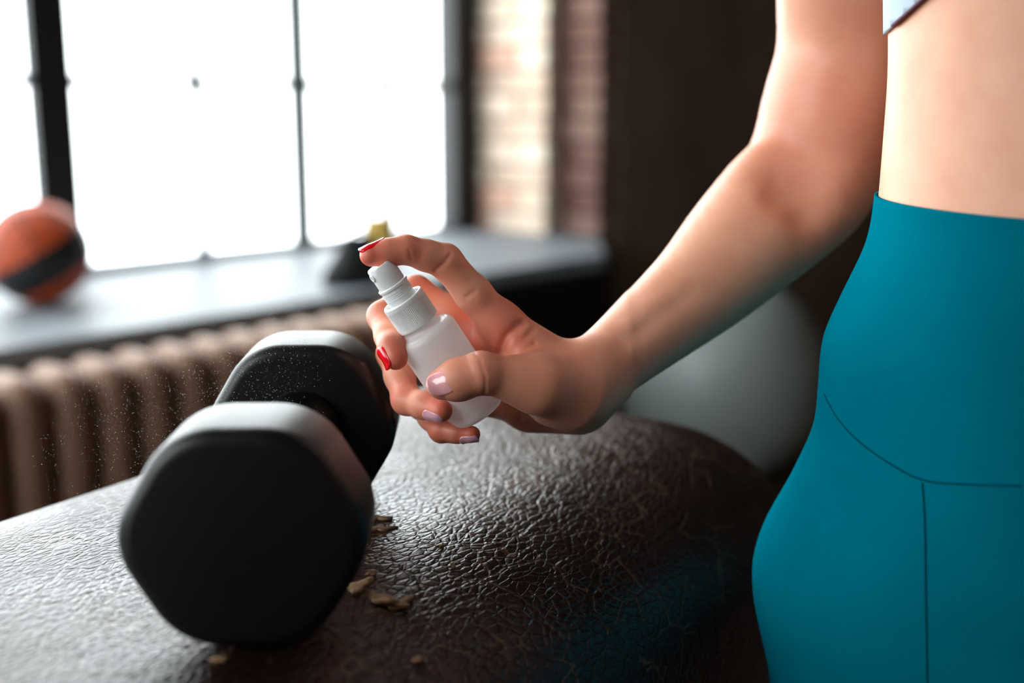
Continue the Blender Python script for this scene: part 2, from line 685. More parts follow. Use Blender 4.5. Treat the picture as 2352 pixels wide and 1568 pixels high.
# ------------------------------------------------------------------ radiator under the sill
RZ1 = Z_SILL - 0.022
RZ0 = 0.12
PITCH_R = 0.081
R_T = T_SILL - 0.095
rad = empty('radiator', WP(0.4, R_T, 0.0))
tag(rad, 'cream painted cast iron column radiator below the window sill', 'radiator')


def section_mesh():
    # one cast section: two rounded columns joined by hubs, extruded profile in (t,z), rounded in s
    rings = []
    hw = PITCH_R * 0.46
    dt = 0.075
    out = []
    n = 10
    hgt = RZ1 - RZ0
    r = 0.045
    for cx, cz, a0 in ((dt - r, hgt - r, 0), (-dt + r, hgt - r, 90), (-dt + r, r, 180), (dt - r, r, 270)):
        for k in range(n + 1):
            a = math.radians(a0 + 90.0 * k / n)
            out.append((cx + r * math.cos(a), cz + r * math.sin(a)))
    prof = [(-1.0, 0.030), (-0.85, 0.014), (-0.5, 0.004), (0, 0.0), (0.5, 0.004), (0.85, 0.014), (1.0, 0.030)]
    cz = hgt / 2
    for sfrac, inset in prof:
        ring = []
        for (t, z) in out:
            nt, nz = t, z - cz
            kt = (dt - inset) / dt
            kz = (hgt / 2 - inset) / (hgt / 2)
            ring.append(Vector((sfrac * hw, nt * kt, cz + nz * kz)))
        rings.append(ring)
    return loft(rings)


sv, sf = section_mesh()
sec_me = bpy.data.meshes.new('radiator_section')
sec_me.from_pydata([tuple(v) for v in sv], [], sf)
sec_me.polygons.foreach_set('use_smooth', [True] * len(sec_me.polygons))
sec_me.materials.append(M['radiator'])
sec_me.update()
bmx = bmesh.new(); bmx.from_mesh(sec_me); bmesh.ops.recalc_face_normals(bmx, faces=bmx.faces[:]); bmx.to_mesh(sec_me); bmx.free()
if hasattr(sec_me, 'set_sharp_from_angle'):
    sec_me.set_sharp_from_angle(angle=math.radians(50))
rotw = Matrix((SW, NW, Vector((0, 0, 1)))).transposed().to_4x4()
bpy.context.view_layer.update()
rinv = rad.matrix_world.inverted()
s_end = px_to_wall(1150, 650, R_T - .07)[0]
nsec = int((s_end - 0.25) / PITCH_R)
for i in range(nsec):
    o = bpy.data.objects.new('radiator_section', sec_me)
    COL.objects.link(o)
    o.parent = rad
    o.matrix_local = rinv @ (Matrix.Translation(WP(s_end - (i + .5) * PITCH_R, R_T, RZ0)) @ rotw)
for zz in (RZ0 + .05, RZ1 - .05):
    v, f = tube([WP(s_end - nsec * PITCH_R - .06, R_T, zz), WP(s_end + .02, R_T, zz)], 0.022, 16)
    mesh_obj('hub_pipe', v, f, M['radiator'], rad)
for ss in (s_end - 3.5 * PITCH_R, s_end - (nsec - 3.5) * PITCH_R):
    v, f = tube([WP(ss, R_T, 0.0), WP(ss, R_T, RZ0 + .03)], 0.016, 12)
    mesh_obj('radiator_foot', v, f, M['radiator'], rad)

# ------------------------------------------------------------------ leather padded bench (vaulting bench)
BH = math.radians(33.0)
BU = Vector((math.sin(BH), math.cos(BH), 0))
BV = Vector((math.cos(BH), -math.sin(BH), 0))
Z_BENCH = CZ - 0.2313
B_C0, B_C1 = -0.680, -0.256                 # across
B_A0, B_A1 = -0.20, 0.825                   # along
bc = BU * ((B_A0 + B_A1) / 2) + BV * ((B_C0 + B_C1) / 2)
# empty with x along the pad, y across
bench = empty('vaulting_bench', (bc.x, bc.y, 0.0), math.pi / 2 - BH)
tag(bench, 'old padded gym bench covered in cracked dark brown leather under the dumbbell', 'bench')
LX, LY = (B_A1 - B_A0) / 2, (B_C1 - B_C0) / 2


def rrect(lx, ly, r, n=14, m=26):
    pts = []
    r = min(r, lx, ly)
    corners = [(lx - r, ly - r, 0), (-lx + r, ly - r, 90), (-lx + r, -ly + r, 180), (lx - r, -ly + r, 270)]
    for i, (cx, cy, a0) in enumerate(corners):
        for k in range(n + 1):
            a = math.radians(a0 + 90 * k / n)
            pts.append((cx + r * math.cos(a), cy + r * math.sin(a)))
        nx, ny, na = corners[(i + 1) % 4]
        e = pts[-1]
        a = math.radians(na)
        q = (nx + r * math.cos(a), ny + r * math.sin(a))
        for k in range(1, m):
            pts.append((e[0] + (q[0] - e[0]) * k / m, e[1] + (q[1] - e[1]) * k / m))
    return pts


def bench_top(x, y):
    """height of the leather top at pad coordinates"""
    fx, fy = abs(x) / LX, abs(y) / LY
    return Z_BENCH - 0.055 * (max(fy - .38, 0) / .62) ** 2.2 - 0.018 * (max(fx - .84, 0) / .16) ** 2


rings = []
PADH = 0.24
ER = 0.028
for k in range(0, 5):                        # lower edge
    a = math.radians(-90 + 90 * k / 4)
    ins = 0.02 - 0.02 * math.cos(a)
    rings.append([(x, y, Z_BENCH - PADH + 0.02 + 0.02 * math.sin(a)) for x, y in rrect(LX - ins, LY - ins, 0.075)])
for k in range(0, 10):                       # upper rounded edge
    a = math.radians(90 * k / 9)
    ins = ER - ER * math.cos(a)
    rg = []
    for x, y in rrect(LX - ins, LY - ins, 0.075):
        zt = bench_top(x, y)
        rg.append((x, y, zt - ER + ER * math.sin(a)))
    rings.append(rg)
base = rrect(LX - ER, LY - ER, 0.075 - ER * 0.5)
for k in range(1, 23):                       # top surface towards the centre line
    q = 1 - k / 22.0
    rg = []
    for x, y in base:
        mx = max(-LX + LY, min(LX - LY, x))
        xx, yy = mx + (x - mx) * q, y * q
        rg.append((xx, yy, bench_top(xx, yy)))
    rings.append(rg)
v, f = loft(rings, True, True, False)
pad = mesh_obj('leather_pad', v, f, M['leather'], bench, local=True)
bmx = bmesh.new(); bmx.from_mesh(pad.data)
bmesh.ops.remove_doubles(bmx, verts=bmx.verts[:], dist=1e-5)
bmesh.ops.recalc_face_normals(bmx, faces=bmx.faces[:]); bmx.to_mesh(pad.data); bmx.free()
zt = Z_BENCH - PADH
v, f = box_vf((-LX + .05, -LY + .04, zt - .07), Vector((2 * LX - .1, 0, 0)), Vector((0, 2 * LY - .08, 0)), Vector((0, 0, .072)))
fix_normals(mesh_obj('wooden_rail', v, f, M['wood_dark'], bench, smooth=False, local=True))
for ax in (-1, 1):
    for ay in (-1, 1):
        v, f = tube([(ax * (LX - .12), ay * (LY - .07), zt - .05), (ax * (LX - .05), ay * (LY - .02), 0.0)], 0.024, 14)
        mesh_obj('leg', v, f, M['steel_dark'], bench, local=True)
bpy.context.view_layer.update()
BENCH_MW = bench.matrix_world.copy()
BENCH_INV = BENCH_MW.inverted()


def bench_hit(px, py):
    d = RAY(px, py)
    z = Z_BENCH
    for _ in range(6):
        p = Vector((0, 0, CZ)) + d * ((z - CZ) / d.z)
        q = BENCH_INV @ p
        z = bench_top(q.x, q.y)
    return p


# torn scraps of leather backing
frng = random.Random(11)


def flake(px, py, L, wd, ang):
    c = bench_hit(px, py)
    n = 26
    ring0, ring1, ring2 = [], [], []
    ph = [frng.uniform(0, 6.3) for _ in range(4)]
    for k in range(n):
        a = 2 * math.pi * k / n
        r = 1 + .28 * math.sin(2 * a + ph[0]) + .22 * math.sin(3 * a + ph[1]) + .16 * math.sin(5 * a + ph[2]) + frng.uniform(-.08, .08)
        x, y = L * r * math.cos(a), wd * r * math.sin(a)
        p = Vector((x * math.cos(ang) - y * math.sin(ang), x * math.sin(ang) + y * math.cos(ang), 0))
        curl = .0005 + .0011 * max(0, math.sin(a + ph[3]))
        ring0.append(c + p * .9 + Vector((0, 0, -0.0006)))
        ring1.append(c + p + Vector((0, 0, curl)))
        ring2.append(c + p * .5 + Vector((0, 0, .0004 + .4 * curl)))
    v, f = loft([ring0, ring1, ring2])
    o = mesh_obj('torn_scrap', v, f, M['flake'], bench)
    o['label'] = 'tan scrap of torn leather backing'


for a in ((866, 1190, .007, .0045, .3), (872, 1214, .008, .004, .5), (826, 1345, .009, .0045, 1.0), (862, 1372, .012, .005, 2.6),
          (915, 1385, .008, .006, .7), (935, 1510, .008, .005, .5), (970, 1530, .006, .005, 1.2), (855, 1318, .0025, .002, 0.2),
          (1040, 1300, .0022, .0012, 1.2), (1012, 1253, .002, .0012, .8), (505, 1515, .003, .002, .4)):
    flake(*a)

for pxy in ((1738, 1014),):
    c = bench_hit(*pxy)
    v, f = lathe(c - Vector((0, 0, .004)), (0, 0, 1), [(.0105, 0), (.0105, .004), (.0085, .0062), (.0045, .0076), (.001, .008)], 20)
    o = fix_normals(mesh_obj('upholstery_stud', v, f, M['steel_bright'], bench))
    o['label'] = 'bright metal stud at the corner of the leather'

# ------------------------------------------------------------------ dumbbell
DF = P(550, 1215, .495)
DR = P(690, 957, .663)
HEXR = 0.0490
zc = max(bench_top(q_.x, q_.y) for q_ in (BENCH_INV @ Vector((p_.x + dx_, p_.y + dy_, 0)) for p_ in (DF, DR) for dx_ in (-.02, .02) for dy_ in (0, .06))) + HEXR + .0002
dax = Vector((DR.x - DF.x, DR.y - DF.y, 0)).normalized()
dside = Vector((dax.y, -dax.x, 0))
db = empty('dumbbell', (DF.x, DF.y, Z_BENCH))
tag(db, 'black rubber coated hexagonal dumbbell lying on the cracked leather bench', 'dumbbell')

def hexring(scale_in, roundness=0.033, n=8, hh=HEXR):
    """rounded hexagon, flats at top and bottom, inset by scale_in"""
    ap = hh - scale_in
    r = max(roundness - scale_in * 0.4, 0.004)
    Rc = (ap - r) / math.cos(math.pi / 6)
    pts = []
    for k in range(6):
        ca = math.radians(60 * k)
        cx, cy = Rc * math.cos(ca), Rc * math.sin(ca)
        for j in range(n + 1):
            a = ca + math.radians(-30 + 60 * j / n)
            pts.append(((cx + r * math.cos(a)) * 1.03, cy + r * math.sin(a)))
    return pts


def dumb_head(y0, y1):
    bev = 0.007
    prof = [(bev, y0)]
    for k in range(1, 6):
        a = math.radians(90 * k / 5)
        prof.append((bev - bev * math.sin(a), y0 + bev - bev * math.cos(a)))
    prof.append((0, (y0 + y1) / 2))
    for k in range(0, 6):
        a = math.radians(90 * k / 5)
        prof.append((bev - bev * math.cos(a), y1 - bev + bev * math.sin(a)))
    rings = []
    for ins, y in prof:
        rings.append([Vector((DF.x, DF.y, zc)) + dax * y + dside * a + Vector((0, 0, b)) for a, b in hexring(ins)])
    return loft(rings)


HT = 0.053
gap = (DR - DF).length
gap = math.hypot(DR.x - DF.x, DR.y - DF.y)
for y0 in (0.0, gap):
    v, f = dumb_head(y0, y0 + HT)
    fix_normals(mesh_obj('head', v, f, M['rubber'], db))
c0 = Vector((DF.x, DF.y, zc))
v, f = lathe(c0, dax, [(.024, HT - .004), (.023, HT + .004), (.017, HT + .012), (.0145, HT + .02), (.0158, (HT + gap) / 2),
                       (.0145, gap - .02), (.017, gap - .012), (.023, gap - .004), (.024, gap + .004)], 40)
fix_normals(mesh_obj('handle', v, f, M['handle'], db))

# ------------------------------------------------------------------ basketball on the sill
bx = P(88, 578, 2.53)
BR_ = 0.110
bs, bt = bx.dot(SW), bx.dot(NW)
bcn = WP(bs, bt, Z_SILL + BR_)
ball = empty('basketball', (bcn.x, bcn.y, Z_SILL))
tag(ball, 'orange basketball with black panels resting on the window sill', 'ball')
nu, nv = 72, 48
bax = C((-.42, -.80, -.40)).normalized()
u_, v_, a_ = frame_from(bax)
vv, ff, mi = [], [], []
for j in range(nv + 1):
    th = math.pi * j / nv
    for i in range(nu):
        ph = 2 * math.pi * i / nu
        n_ = u_ * math.sin(th) * math.cos(ph) + v_ * math.sin(th) * math.sin(ph) + a_ * math.cos(th)
        vv.append(bcn + n_ * BR_)
for j in range(nv):
    for i in range(nu):
        a, b = j * nu + i, j * nu + (i + 1) % nu
        ff.append((a, b, b + nu, a + nu))
o = mesh_obj('ball_cover', vv, ff, M['ball_orange'], ball)
o.data.materials.append(M['ball_black'])
for p in o.data.polygons:
    j = p.index // nu
    if nv * 0.44 <= j < nv * 0.66:  # black band, made wider and slanted to carry the backlit shade too
        p.material_index = 1
fix_normals(o)
for nrm, off in ((u_, 0.0), (v_, 0.0), (u_, .55), (u_, -.55)):
    uu, w2, _ = frame_from(nrm)
    rr = math.sqrt(1 - off * off)
    pts = [bcn + nrm * off * BR_ + (uu * math.cos(2 * math.pi * k / 64) + w2 * math.sin(2 * math.pi * k / 64)) * BR_ * rr for k in range(65)]
    v, f = tube(pts, 0.0022, 6)
    mesh_obj('seam', v, f, M['ball_black'], ball)

# yellow cup and black pouch on the sill
def sill_hit(px, py):
    d = RAY(px, py)
    k = (Z_SILL - CZ) / d.z
    return Vector((0, 0, CZ)) + d * k


yc = sill_hit(874, 604)
v, f = lathe(yc, (0, 0, 1), [(.036, 0), (.040, .004), (.046, .122), (.0465, .125), (.0445, .125), (.043, .120), (.037, .006)], 40, True, True)
o = fix_normals(mesh_obj('yellow_cup', v, f, M['yellow']))
tag(o, 'small yellow plastic cup standing on the window sill behind the index finger', 'cup')

pc = sill_hit(812, 650)
rings = []
for k in range(13):
    q = k / 12.0
    zz = 0.115 * q
    w_ = 0.095 * (1 - 0.55 * q ** 1.7) * (0.9 + 0.1 * math.sin(q * 7))
    d_ = 0.055 * (1 - 0.7 * q ** 2)
    rings.append([pc + SW * (math.cos(a) * w_ + 0.02 * q) + NW * math.sin(a) * d_ + Vector((0, 0, zz + .004 * math.sin(3 * a) * q))
                  for a in [2 * math.pi * i / 40 for i in range(40)]])
v, f = loft(rings)
pouch = empty('black_pouch', pc)
tag(pouch, 'slumped black cloth pouch standing on the window sill by the yellow cup', 'pouch')
fix_normals(mesh_obj('pouch_body', v, f, M['black_cloth'], pouch))
v, f = tube([pc + SW * (.02 - .033 + .066 * k / 8) + Vector((0, 0, .114 + .012 * math.sin(math.pi * k / 8))) for k in range(9)], .004, 8)
mesh_obj('pouch_drawstring', v, f, M['black_cloth'], pouch)

# exercise ball on the floor behind the bench
gr = 0.30
gz = 3.37
gp = P(1655, 864, gz)
gx = Vector((gp.x, gp.y, 0))
vv, ff = [], []
prof = []
for j in range(49):
    th = math.pi * j / 48
    r = gr * math.sin(th) + (0.0015 * (math.sin(th) > .3) * (0.5 + 0.5 * math.cos(j * math.pi)))
    prof.append((max(r, 1e-4), gr - gr * math.cos(th)))
gym = empty('exercise_ball', gx)
tag(gym, 'large grey green exercise ball on the floor beyond the bench', 'exercise ball')
v, f = lathe(gx, (0, 0, 1), prof, 72)
fix_normals(mesh_obj('ball_skin', v, f, M['gymball'], gym))
dd = Vector((-.5, -.6, .62)).normalized()
v, f = lathe(gx + Vector((0, 0, gr)) + dd * (gr - .004), dd, [(.012, 0), (.012, .006), (.008, .008)], 20)
mesh_obj('valve_plug', v, f, M['gymball'], gym)

# ------------------------------------------------------------------ spray bottle
S535 = 0.537 / F
AUP = C((-.527, -.803, -.276)).normalized()
B0 = PH(962, 742, .537)                       # centre of the lower collar rim
u0, v0, _ = frame_from(AUP)
bottle = empty('spray_bottle', B0 - AUP * .064)
tag(bottle, 'small frosted white plastic spray bottle held in the hand', 'bottle')
R_B = 0.0172
prof = [(.001, -.0593), (.008, -.0591), (.0105, -.0610), (.0130, -.0613)]
for k in range(0, 7):
    a = math.radians(90 * k / 6)
    prof.append((R_B - .0045 + .0045 * math.sin(a), -.0568 - .0045 * math.cos(a)))
prof += [(R_B + .0002, -.045), (R_B, -.030), (R_B, -.0120)]
for k in range(1, 9):
    a = math.radians(90 * k / 8)
    prof.append((R_B - .0045 + .0045 * math.cos(a), -.0088 + .0048 * math.sin(a)))
prof += [(.0114, -.0034), (.0104, -.002), (.0100, .004), (.0100, .012)]
v, f = lathe(B0, AUP, prof, 72, True, True)
fix_normals(mesh_obj('bottle_body', v, f, M['bottle'], bottle))
# ribbed collar
n = 168
rings = []
R_C = 0.01195
for r, h, rib in ((.0100, .0002, 0), (R_C - .0004, 0.0, 0), (R_C, .0005, 0), (R_C, .0022, 0), (R_C, .0028, 1), (R_C, .0132, 1), (R_C, .0138, 0),
                  (R_C - .0001, .0158, 0), (R_C - .0005, .0164, 0), (R_C - .0013, .0165, 0), (R_C - .0018, .0160, 0), (R_C - .0019, .0125, 0), (.0085, .0120, 0)):
    ring = []
    for k in range(n):
        a = 2 * math.pi * k / n
        rr = r - (0.00028 if (rib and k % 2) else 0.0)
        ring.append(B0 + AUP * h + (u0 * math.cos(a) + v0 * math.sin(a)) * rr)
    rings.append(ring)
v, f = loft(rings)
sharp_shade(fix_normals(mesh_obj('ribbed_collar', v, f, M['cap_white'], bottle)), 28)
# pump neck with threads and flange
prof = [(.0080, .012), (.0080, .0185)]
for k in range(4):
    h = .0187 + k * .0011
    prof += [(.0081, h), (.00825, h + .0003), (.0081, h + .0007)]
prof += [(.0081, .0240), (.0087, .0246), (.0087, .0258), (.0080, .0262), (.0074, .0262)]
v, f = lathe(B0, AUP, prof, 64)
sharp_shade(fix_normals(mesh_obj('pump_neck', v, f, M['cap_white'], bottle)), 30)
prof = [(.0072, .0250), (.0077, .0252), (.0077, .0258), (.00765, .032), (.0075, .0378), (.0071, .0385), (.0062, .0387), (.0045, .0378), (.001, .0372)]
v, f = lathe(B0, AUP, prof, 64)
pump = sharp_shade(fix_normals(mesh_obj('pump_head', v, f, M['cap_white'], bottle)), 40)
NOZD = C((-.84, .22, -.50))
NOZD = (NOZD - AUP * NOZD.dot(AUP)).normalized()
nb = B0 + AUP * .0345 + NOZD * .0068
v, f = lathe(nb, NOZD, [(.0022, 0), (.0022, .0011), (.0017, .0013), (.0009, .0012), (.0006, .0007)], 24)
o = mesh_obj('nozzle', v, f, M['cap_white'], bottle)
setparent(o, pump)
v, f = tube([B0 + AUP * .01, B0 - AUP * .03, B0 - AUP * .057 + u0 * .004], .0013, 10)
mesh_obj('dip_tube', v, f, M['cap_white'], bottle)

# spray mist
mrng = random.Random(5)
vv, ff = [], []
NOZ = nb + NOZD * .004
for i in range(3000):
    if i < 2700:
        px = 60 + 640 * mrng.random() ** 0.75
        py = 800 + mrng.gauss(210 - 0.16 * px, 120)
    else:
        px, py = mrng.uniform(480, 760), mrng.gauss(840, 60)
    if px > 820 or py < 700:
        continue
    Z = mrng.gauss(.548, .022)
    p = PH(px, py, Z)
    q = BENCH_INV @ p
    if abs(q.x) < LX and abs(q.y) < LY and p.z < bench_top(q.x, q.y) + .002:
        continue
    r = 0.00008 + 0.00010 * mrng.random() ** 2
    k = len(vv)
    st = 1.0 + mrng.random() * 1.2
    d = C((-.8, mrng.uniform(-.2, .6), 0)).normalized()
    uu, w2, _ = frame_from(d)
    vv += [p + d * r * st, p - d * r * st, p + uu * r, p - uu * r, p + w2 * r, p - w2 * r]
    for a, b, c in ((0, 2, 4), (0, 4, 3), (0, 3, 5), (0, 5, 2), (1, 4, 2), (1, 3, 4), (1, 5, 3), (1, 2, 5)):
        ff.append((k + a, k + b, k + c))
o = mesh_obj('spray_mist', vv, ff, M['mist'])
tag(o, 'fine mist of water droplets drifting over the dumbbell', 'spray mist', kind='stuff')

# ------------------------------------------------------------------ person: signed distance field -> one continuous mesh
def axis(lo, hi, fl, fh, hf, hc, g=1.18):
    mid = list(np.arange(fl, fh + hf * .5, hf))
    a, h, x = [], hf, fl
    while x > lo:
        h = min(h * g, hc)
        x -= h
        a.append(x)
    b, h, x = [], hf, mid[-1]
    while x < hi:
        h = min(h * g, hc)
        x += h
        b.append(x)
    return np.array(a[::-1] + mid + b, dtype=np.float32)


class Field:
    def __init__(self, ax, ay, az, fill=0.4):
        self.ax, self.ay, self.az = ax, ay, az
        self.d = np.full((len(ax), len(ay), len(az)), fill, dtype=np.float32)

    def box(self, lo, hi, m):
        sl = []
        for a, l, h in ((self.ax, lo[0], hi[0]), (self.ay, lo[1], hi[1]), (self.az, lo[2], hi[2])):
            i0 = max(int(np.searchsorted(a, l - m)) - 1, 0)
            i1 = min(int(np.searchsorted(a, h + m)) + 2, len(a))
            sl.append(slice(i0, max(i1, i0)))
        return tuple(sl)

    def grid(self, sl):
        return (self.ax[sl[0]][:, None, None], self.ay[sl[1]][None, :, None], self.az[sl[2]][None, None, :])


def smin(a, b, k):
    if k <= 0:
        return np.minimum(a, b)
    h = np.maximum(k - np.abs(a - b), 0) / k
    return np.minimum(a, b) - h * h * (k * .25)


def cone_d(X, Y, Zg, a, b, r1, r2, flat=None):
    bx_, by_, bz_ = (b[0] - a[0], b[1] - a[1], b[2] - a[2])
    l2 = bx_ * bx_ + by_ * by_ + bz_ * bz_ + 1e-12
    px_, py_, pz_ = X - a[0], Y - a[1], Zg - a[2]
    t = np.clip((px_ * bx_ + py_ * by_ + pz_ * bz_) / l2, 0, 1)
    qx, qy, qz = px_ - bx_ * t, py_ - by_ * t, pz_ - bz_ * t
    r = r1 + (r2 - r1) * t
    if flat is not None:
        n, g = flat
        dn = (qx * n[0] + qy * n[1] + qz * n[2]) * (g - 1)
        qx, qy, qz = qx + n[0] * dn, qy + n[1] * dn, qz + n[2] * dn
    return np.sqrt(qx * qx + qy * qy + qz * qz) - r


def add_cone(fd, a, b, r1, r2, k, flat=None):
    a = [float(x) for x in a]
    b = [float(x) for x in b]
    lo = [min(a[i], b[i]) - max(r1, r2) for i in range(3)]
    hi = [max(a[i], b[i]) + max(r1, r2) for i in range(3)]
    sl = fd.box(lo, hi, k + 0.012)
    X, Y, Zg = fd.grid(sl)
    if 0 in (X.size, Y.size, Zg.size):
        return
    fd.d[sl] = smin(fd.d[sl], cone_d(X, Y, Zg, a, b, r1, r2, flat), k)


def chain(fd, pts, rad, k, flat=None):
    for i in range(len(pts) - 1):
        add_cone(fd, pts[i], pts[i + 1], rad[i], rad[i + 1], k, flat)


def add_ellipsoid(fd, c, axes, rads, k, sub=False):
    """axes: three orthonormal vectors"""
    R = max(rads)
    sl = fd.box([c[i] - R for i in range(3)], [c[i] + R for i in range(3)], k + .012)
    X, Y, Zg = fd.grid(sl)
    if 0 in (X.size, Y.size, Zg.size):
        return
    px_, py_, pz_ = X - c[0], Y - c[1], Zg - c[2]
    k0 = 0
    k1 = 0
    for a, r in zip(axes, rads):
        q = px_ * a[0] + py_ * a[1] + pz_ * a[2]
        k0 = k0 + (q / r) ** 2
        k1 = k1 + (q / (r * r)) ** 2
    k0 = np.sqrt(k0)
    k1 = np.sqrt(k1) + 1e-9
    e = k0 * (k0 - 1.0) / k1
    if sub:
        fd.d[sl] = -smin(-fd.d[sl], e, k)
    else:
        fd.d[sl] = smin(fd.d[sl], e, k)


def groove(fd, pts, width, depth, vdir=None, vsq=1.0):
    """soft groove (depth>0) or ridge (depth<0) along a polyline; distances along vdir count less"""
    pts = [np.array([float(x) for x in p]) for p in pts]
    lo = np.min(pts, axis=0)
    hi = np.max(pts, axis=0)
    sl = fd.box(lo, hi, width * 3 / vsq)
    X, Y, Zg = fd.grid(sl)
    if 0 in (X.size, Y.size, Zg.size):
        return
    best = None
    for a, b in zip(pts[:-1], pts[1:]):
        fl = None
        if vdir is not None:
            fl = ((vdir[0], vdir[1], vdir[2]), vsq)
        e = cone_d(X, Y, Zg, a, b, 0.0, 0.0, fl)
        best = e if best is None else np.minimum(best, e)
    fd.d[sl] += depth * np.exp(-(best / width) ** 2)


def surface_nets(fd, smooth_it=3):
    d = fd.d
    ax, ay, az = fd.ax.astype(np.float64), fd.ay.astype(np.float64), fd.az.astype(np.float64)
    s = d < 0
    c = np.zeros([n - 1 for n in d.shape], dtype=np.int8)
    for i in (0, 1):
        for j in (0, 1):
            for k in (0, 1):
                c += s[i:d.shape[0] - 1 + i, j:d.shape[1] - 1 + j, k:d.shape[2] - 1 + k]
    act = (c > 0) & (c < 8)
    flat = np.flatnonzero(act)
    I, J, K = np.unravel_index(flat, act.shape)
    shp = act.shape
    del c, act
    acc = np.zeros((len(flat), 3))
    cnt = np.zeros(len(flat))
    corners = [(i, j, k) for i in (0, 1) for j in (0, 1) for k in (0, 1)]
    for a in corners:
        for axd in range(3):
            if a[axd] == 1:
                continue
            b = list(a)
            b[axd] = 1
            va = d[I + a[0], J + a[1], K + a[2]].astype(np.float64)
            vb = d[I + b[0], J + b[1], K + b[2]].astype(np.float64)
            cr = (va < 0) != (vb < 0)
            t = np.where(cr, va / np.where(cr, va - vb, 1), 0)
            pa = np.stack([ax[I + a[0]], ay[J + a[1]], az[K + a[2]]], 1)
            pb = np.stack([ax[I + b[0]], ay[J + b[1]], az[K + b[2]]], 1)
            acc += np.where(cr[:, None], pa + (pb - pa) * t[:, None], 0)
            cnt += cr
    V = acc / cnt[:, None]
    quads = []

    def look(i, j, k):
        return np.searchsorted(flat, (i * shp[1] + j) * shp[2] + k)

    for axd in range(3):
        sl0 = [slice(None)] * 3
        sl1 = [slice(None)] * 3
        sl0[axd] = slice(0, -1)
        sl1[axd] = slice(1, None)
        df = s[tuple(sl0)] != s[tuple(sl1)]
        i, j, k = np.nonzero(df)
        sgn = s[tuple(sl0)][i, j, k]
        o1, o2 = [(1, 2), (2, 0), (0, 1)][axd]
        idx = [i, j, k]
        ok = (idx[o1] > 0) & (idx[o2] > 0) & (idx[o1] < shp[o1]) & (idx[o2] < shp[o2])
        idx = [q[ok] for q in idx]
        sgn = sgn[ok]
        cs = []
        for (p, q) in ((1, 1), (0, 1), (0, 0), (1, 0)):
            t = [x.copy() for x in idx]
            t[o1] = t[o1] - p
            t[o2] = t[o2] - q
            cs.append(look(*t))
        Q = np.stack(cs, 1)
        Q[~sgn] = Q[~sgn][:, ::-1]
        quads.append(Q)
    Q = np.concatenate(quads)
    # Taubin smoothing
    e = np.concatenate([Q[:, [0, 1]], Q[:, [1, 2]], Q[:, [2, 3]], Q[:, [3, 0]]])
    e = np.concatenate([e, e[:, ::-1]])
    deg = np.bincount(e[:, 0], minlength=len(V)).astype(float)
    deg[deg == 0] = 1
    for it in range(smooth_it):
        for lam in (0.5, -0.52):
            av = np.stack([np.bincount(e[:, 0], weights=V[e[:, 1], c_], minlength=len(V)) for c_ in range(3)], 1) / deg[:, None]
            V = V + lam * (av - V)
    return V, Q


def np_mesh(name, V, Q, mat, parent):
    me = bpy.data.meshes.new(name)
    bpy.context.view_layer.update()
    off = np.array(parent.matrix_world.translation) if parent is not None else np.zeros(3)
    V2 = (V - off).astype(np.float32)
    me.vertices.add(len(V2))
    me.vertices.foreach_set('co', V2.ravel())
    me.loops.add(Q.size)
    me.loops.foreach_set('vertex_index', Q.astype(np.int32).ravel())
    me.polygons.add(len(Q))
    me.polygons.foreach_set('loop_start', np.arange(0, Q.size, Q.shape[1], dtype=np.int32))
    me.polygons.foreach_set('use_smooth', np.ones(len(Q), dtype=bool))
    me.update(calc_edges=True)
    me.validate()
    me.materials.append(mat)
    o = bpy.data.objects.new(name, me)
    COL.objects.link(o)
    if parent is not None:
        o.parent = parent
    return o


# ---- body frame
B_TH = math.radians(8.0)
ZBODY = 0.600
bcx = 0.297
bcy = ZBODY * CP + 0.02
FRONT = Vector((-math.sin(B_TH), -math.cos(B_TH), 0))     # the way she faces
LEFT = Vector((math.cos(B_TH), -math.sin(B_TH), 0))       # her left
UP = Vector((0, 0, 1))


def BP(l, f_, z):                                         # body point: left, forward, height
    p = Vector((bcx, bcy, 0)) + LEFT * l + FRONT * f_
    return Vector((p.x, p.y, z))


# torso profile: z, half width, half depth, forward shift
TP = np.array([
    (0.680, .120, .096, -.010), (0.7330, 0.1227, .100, -.010), (0.7600, 0.1418, .102, -.010), (0.7870, 0.1552, .104, -.010), (0.8100, 0.1592, .104, -.010),
    (0.8330, 0.1534, .102, -.008), (0.8570, 0.1414, .098, -.006), (0.8925, 0.1282, .094, -.002), (0.9200, 0.1280, .091, .0), (0.9440, 0.1279, .089, .001),
    (0.9700, 0.1178, .086, .002), (0.9970, 0.1063, .083, .003), (1.0200, 0.1043, .080, .002), (1.084, .1030, .079, .0), (1.132, .1060, .082, .0),
    (1.20, .1150, .092, .004), (1.26, .1230, .100, .006),
    (1.32, .1250, .088, -.004), (1.36, .1050, .068, -.012), (1.40, .060, .050, -.018)])


def torso_d(X, Y, Zg, inflate=0.0):
    z = Zg
    a = np.interp(z, TP[:, 0], TP[:, 1])
    b = np.interp(z, TP[:, 0], TP[:, 2])
    s_ = np.interp(z, TP[:, 0], TP[:, 3])
    l = (X - bcx) * LEFT.x + (Y - bcy) * LEFT.y
    f_ = (X - bcx) * FRONT.x + (Y - bcy) * FRONT.y - s_
    q = np.sqrt((l / a) ** 2 + (f_ / b) ** 2)
    g = np.sqrt((l / (a * a)) ** 2 + (f_ / (b * b)) ** 2) + 1e-6
    side = (q - 1.0) * q / np.maximum(g, 1e-6)
    side = np.where(q < .5, -0.03, side)
    cap = np.maximum(TP[0, 0] - z, z - TP[-1, 0])
    return np.maximum(side, cap).astype(np.float32)


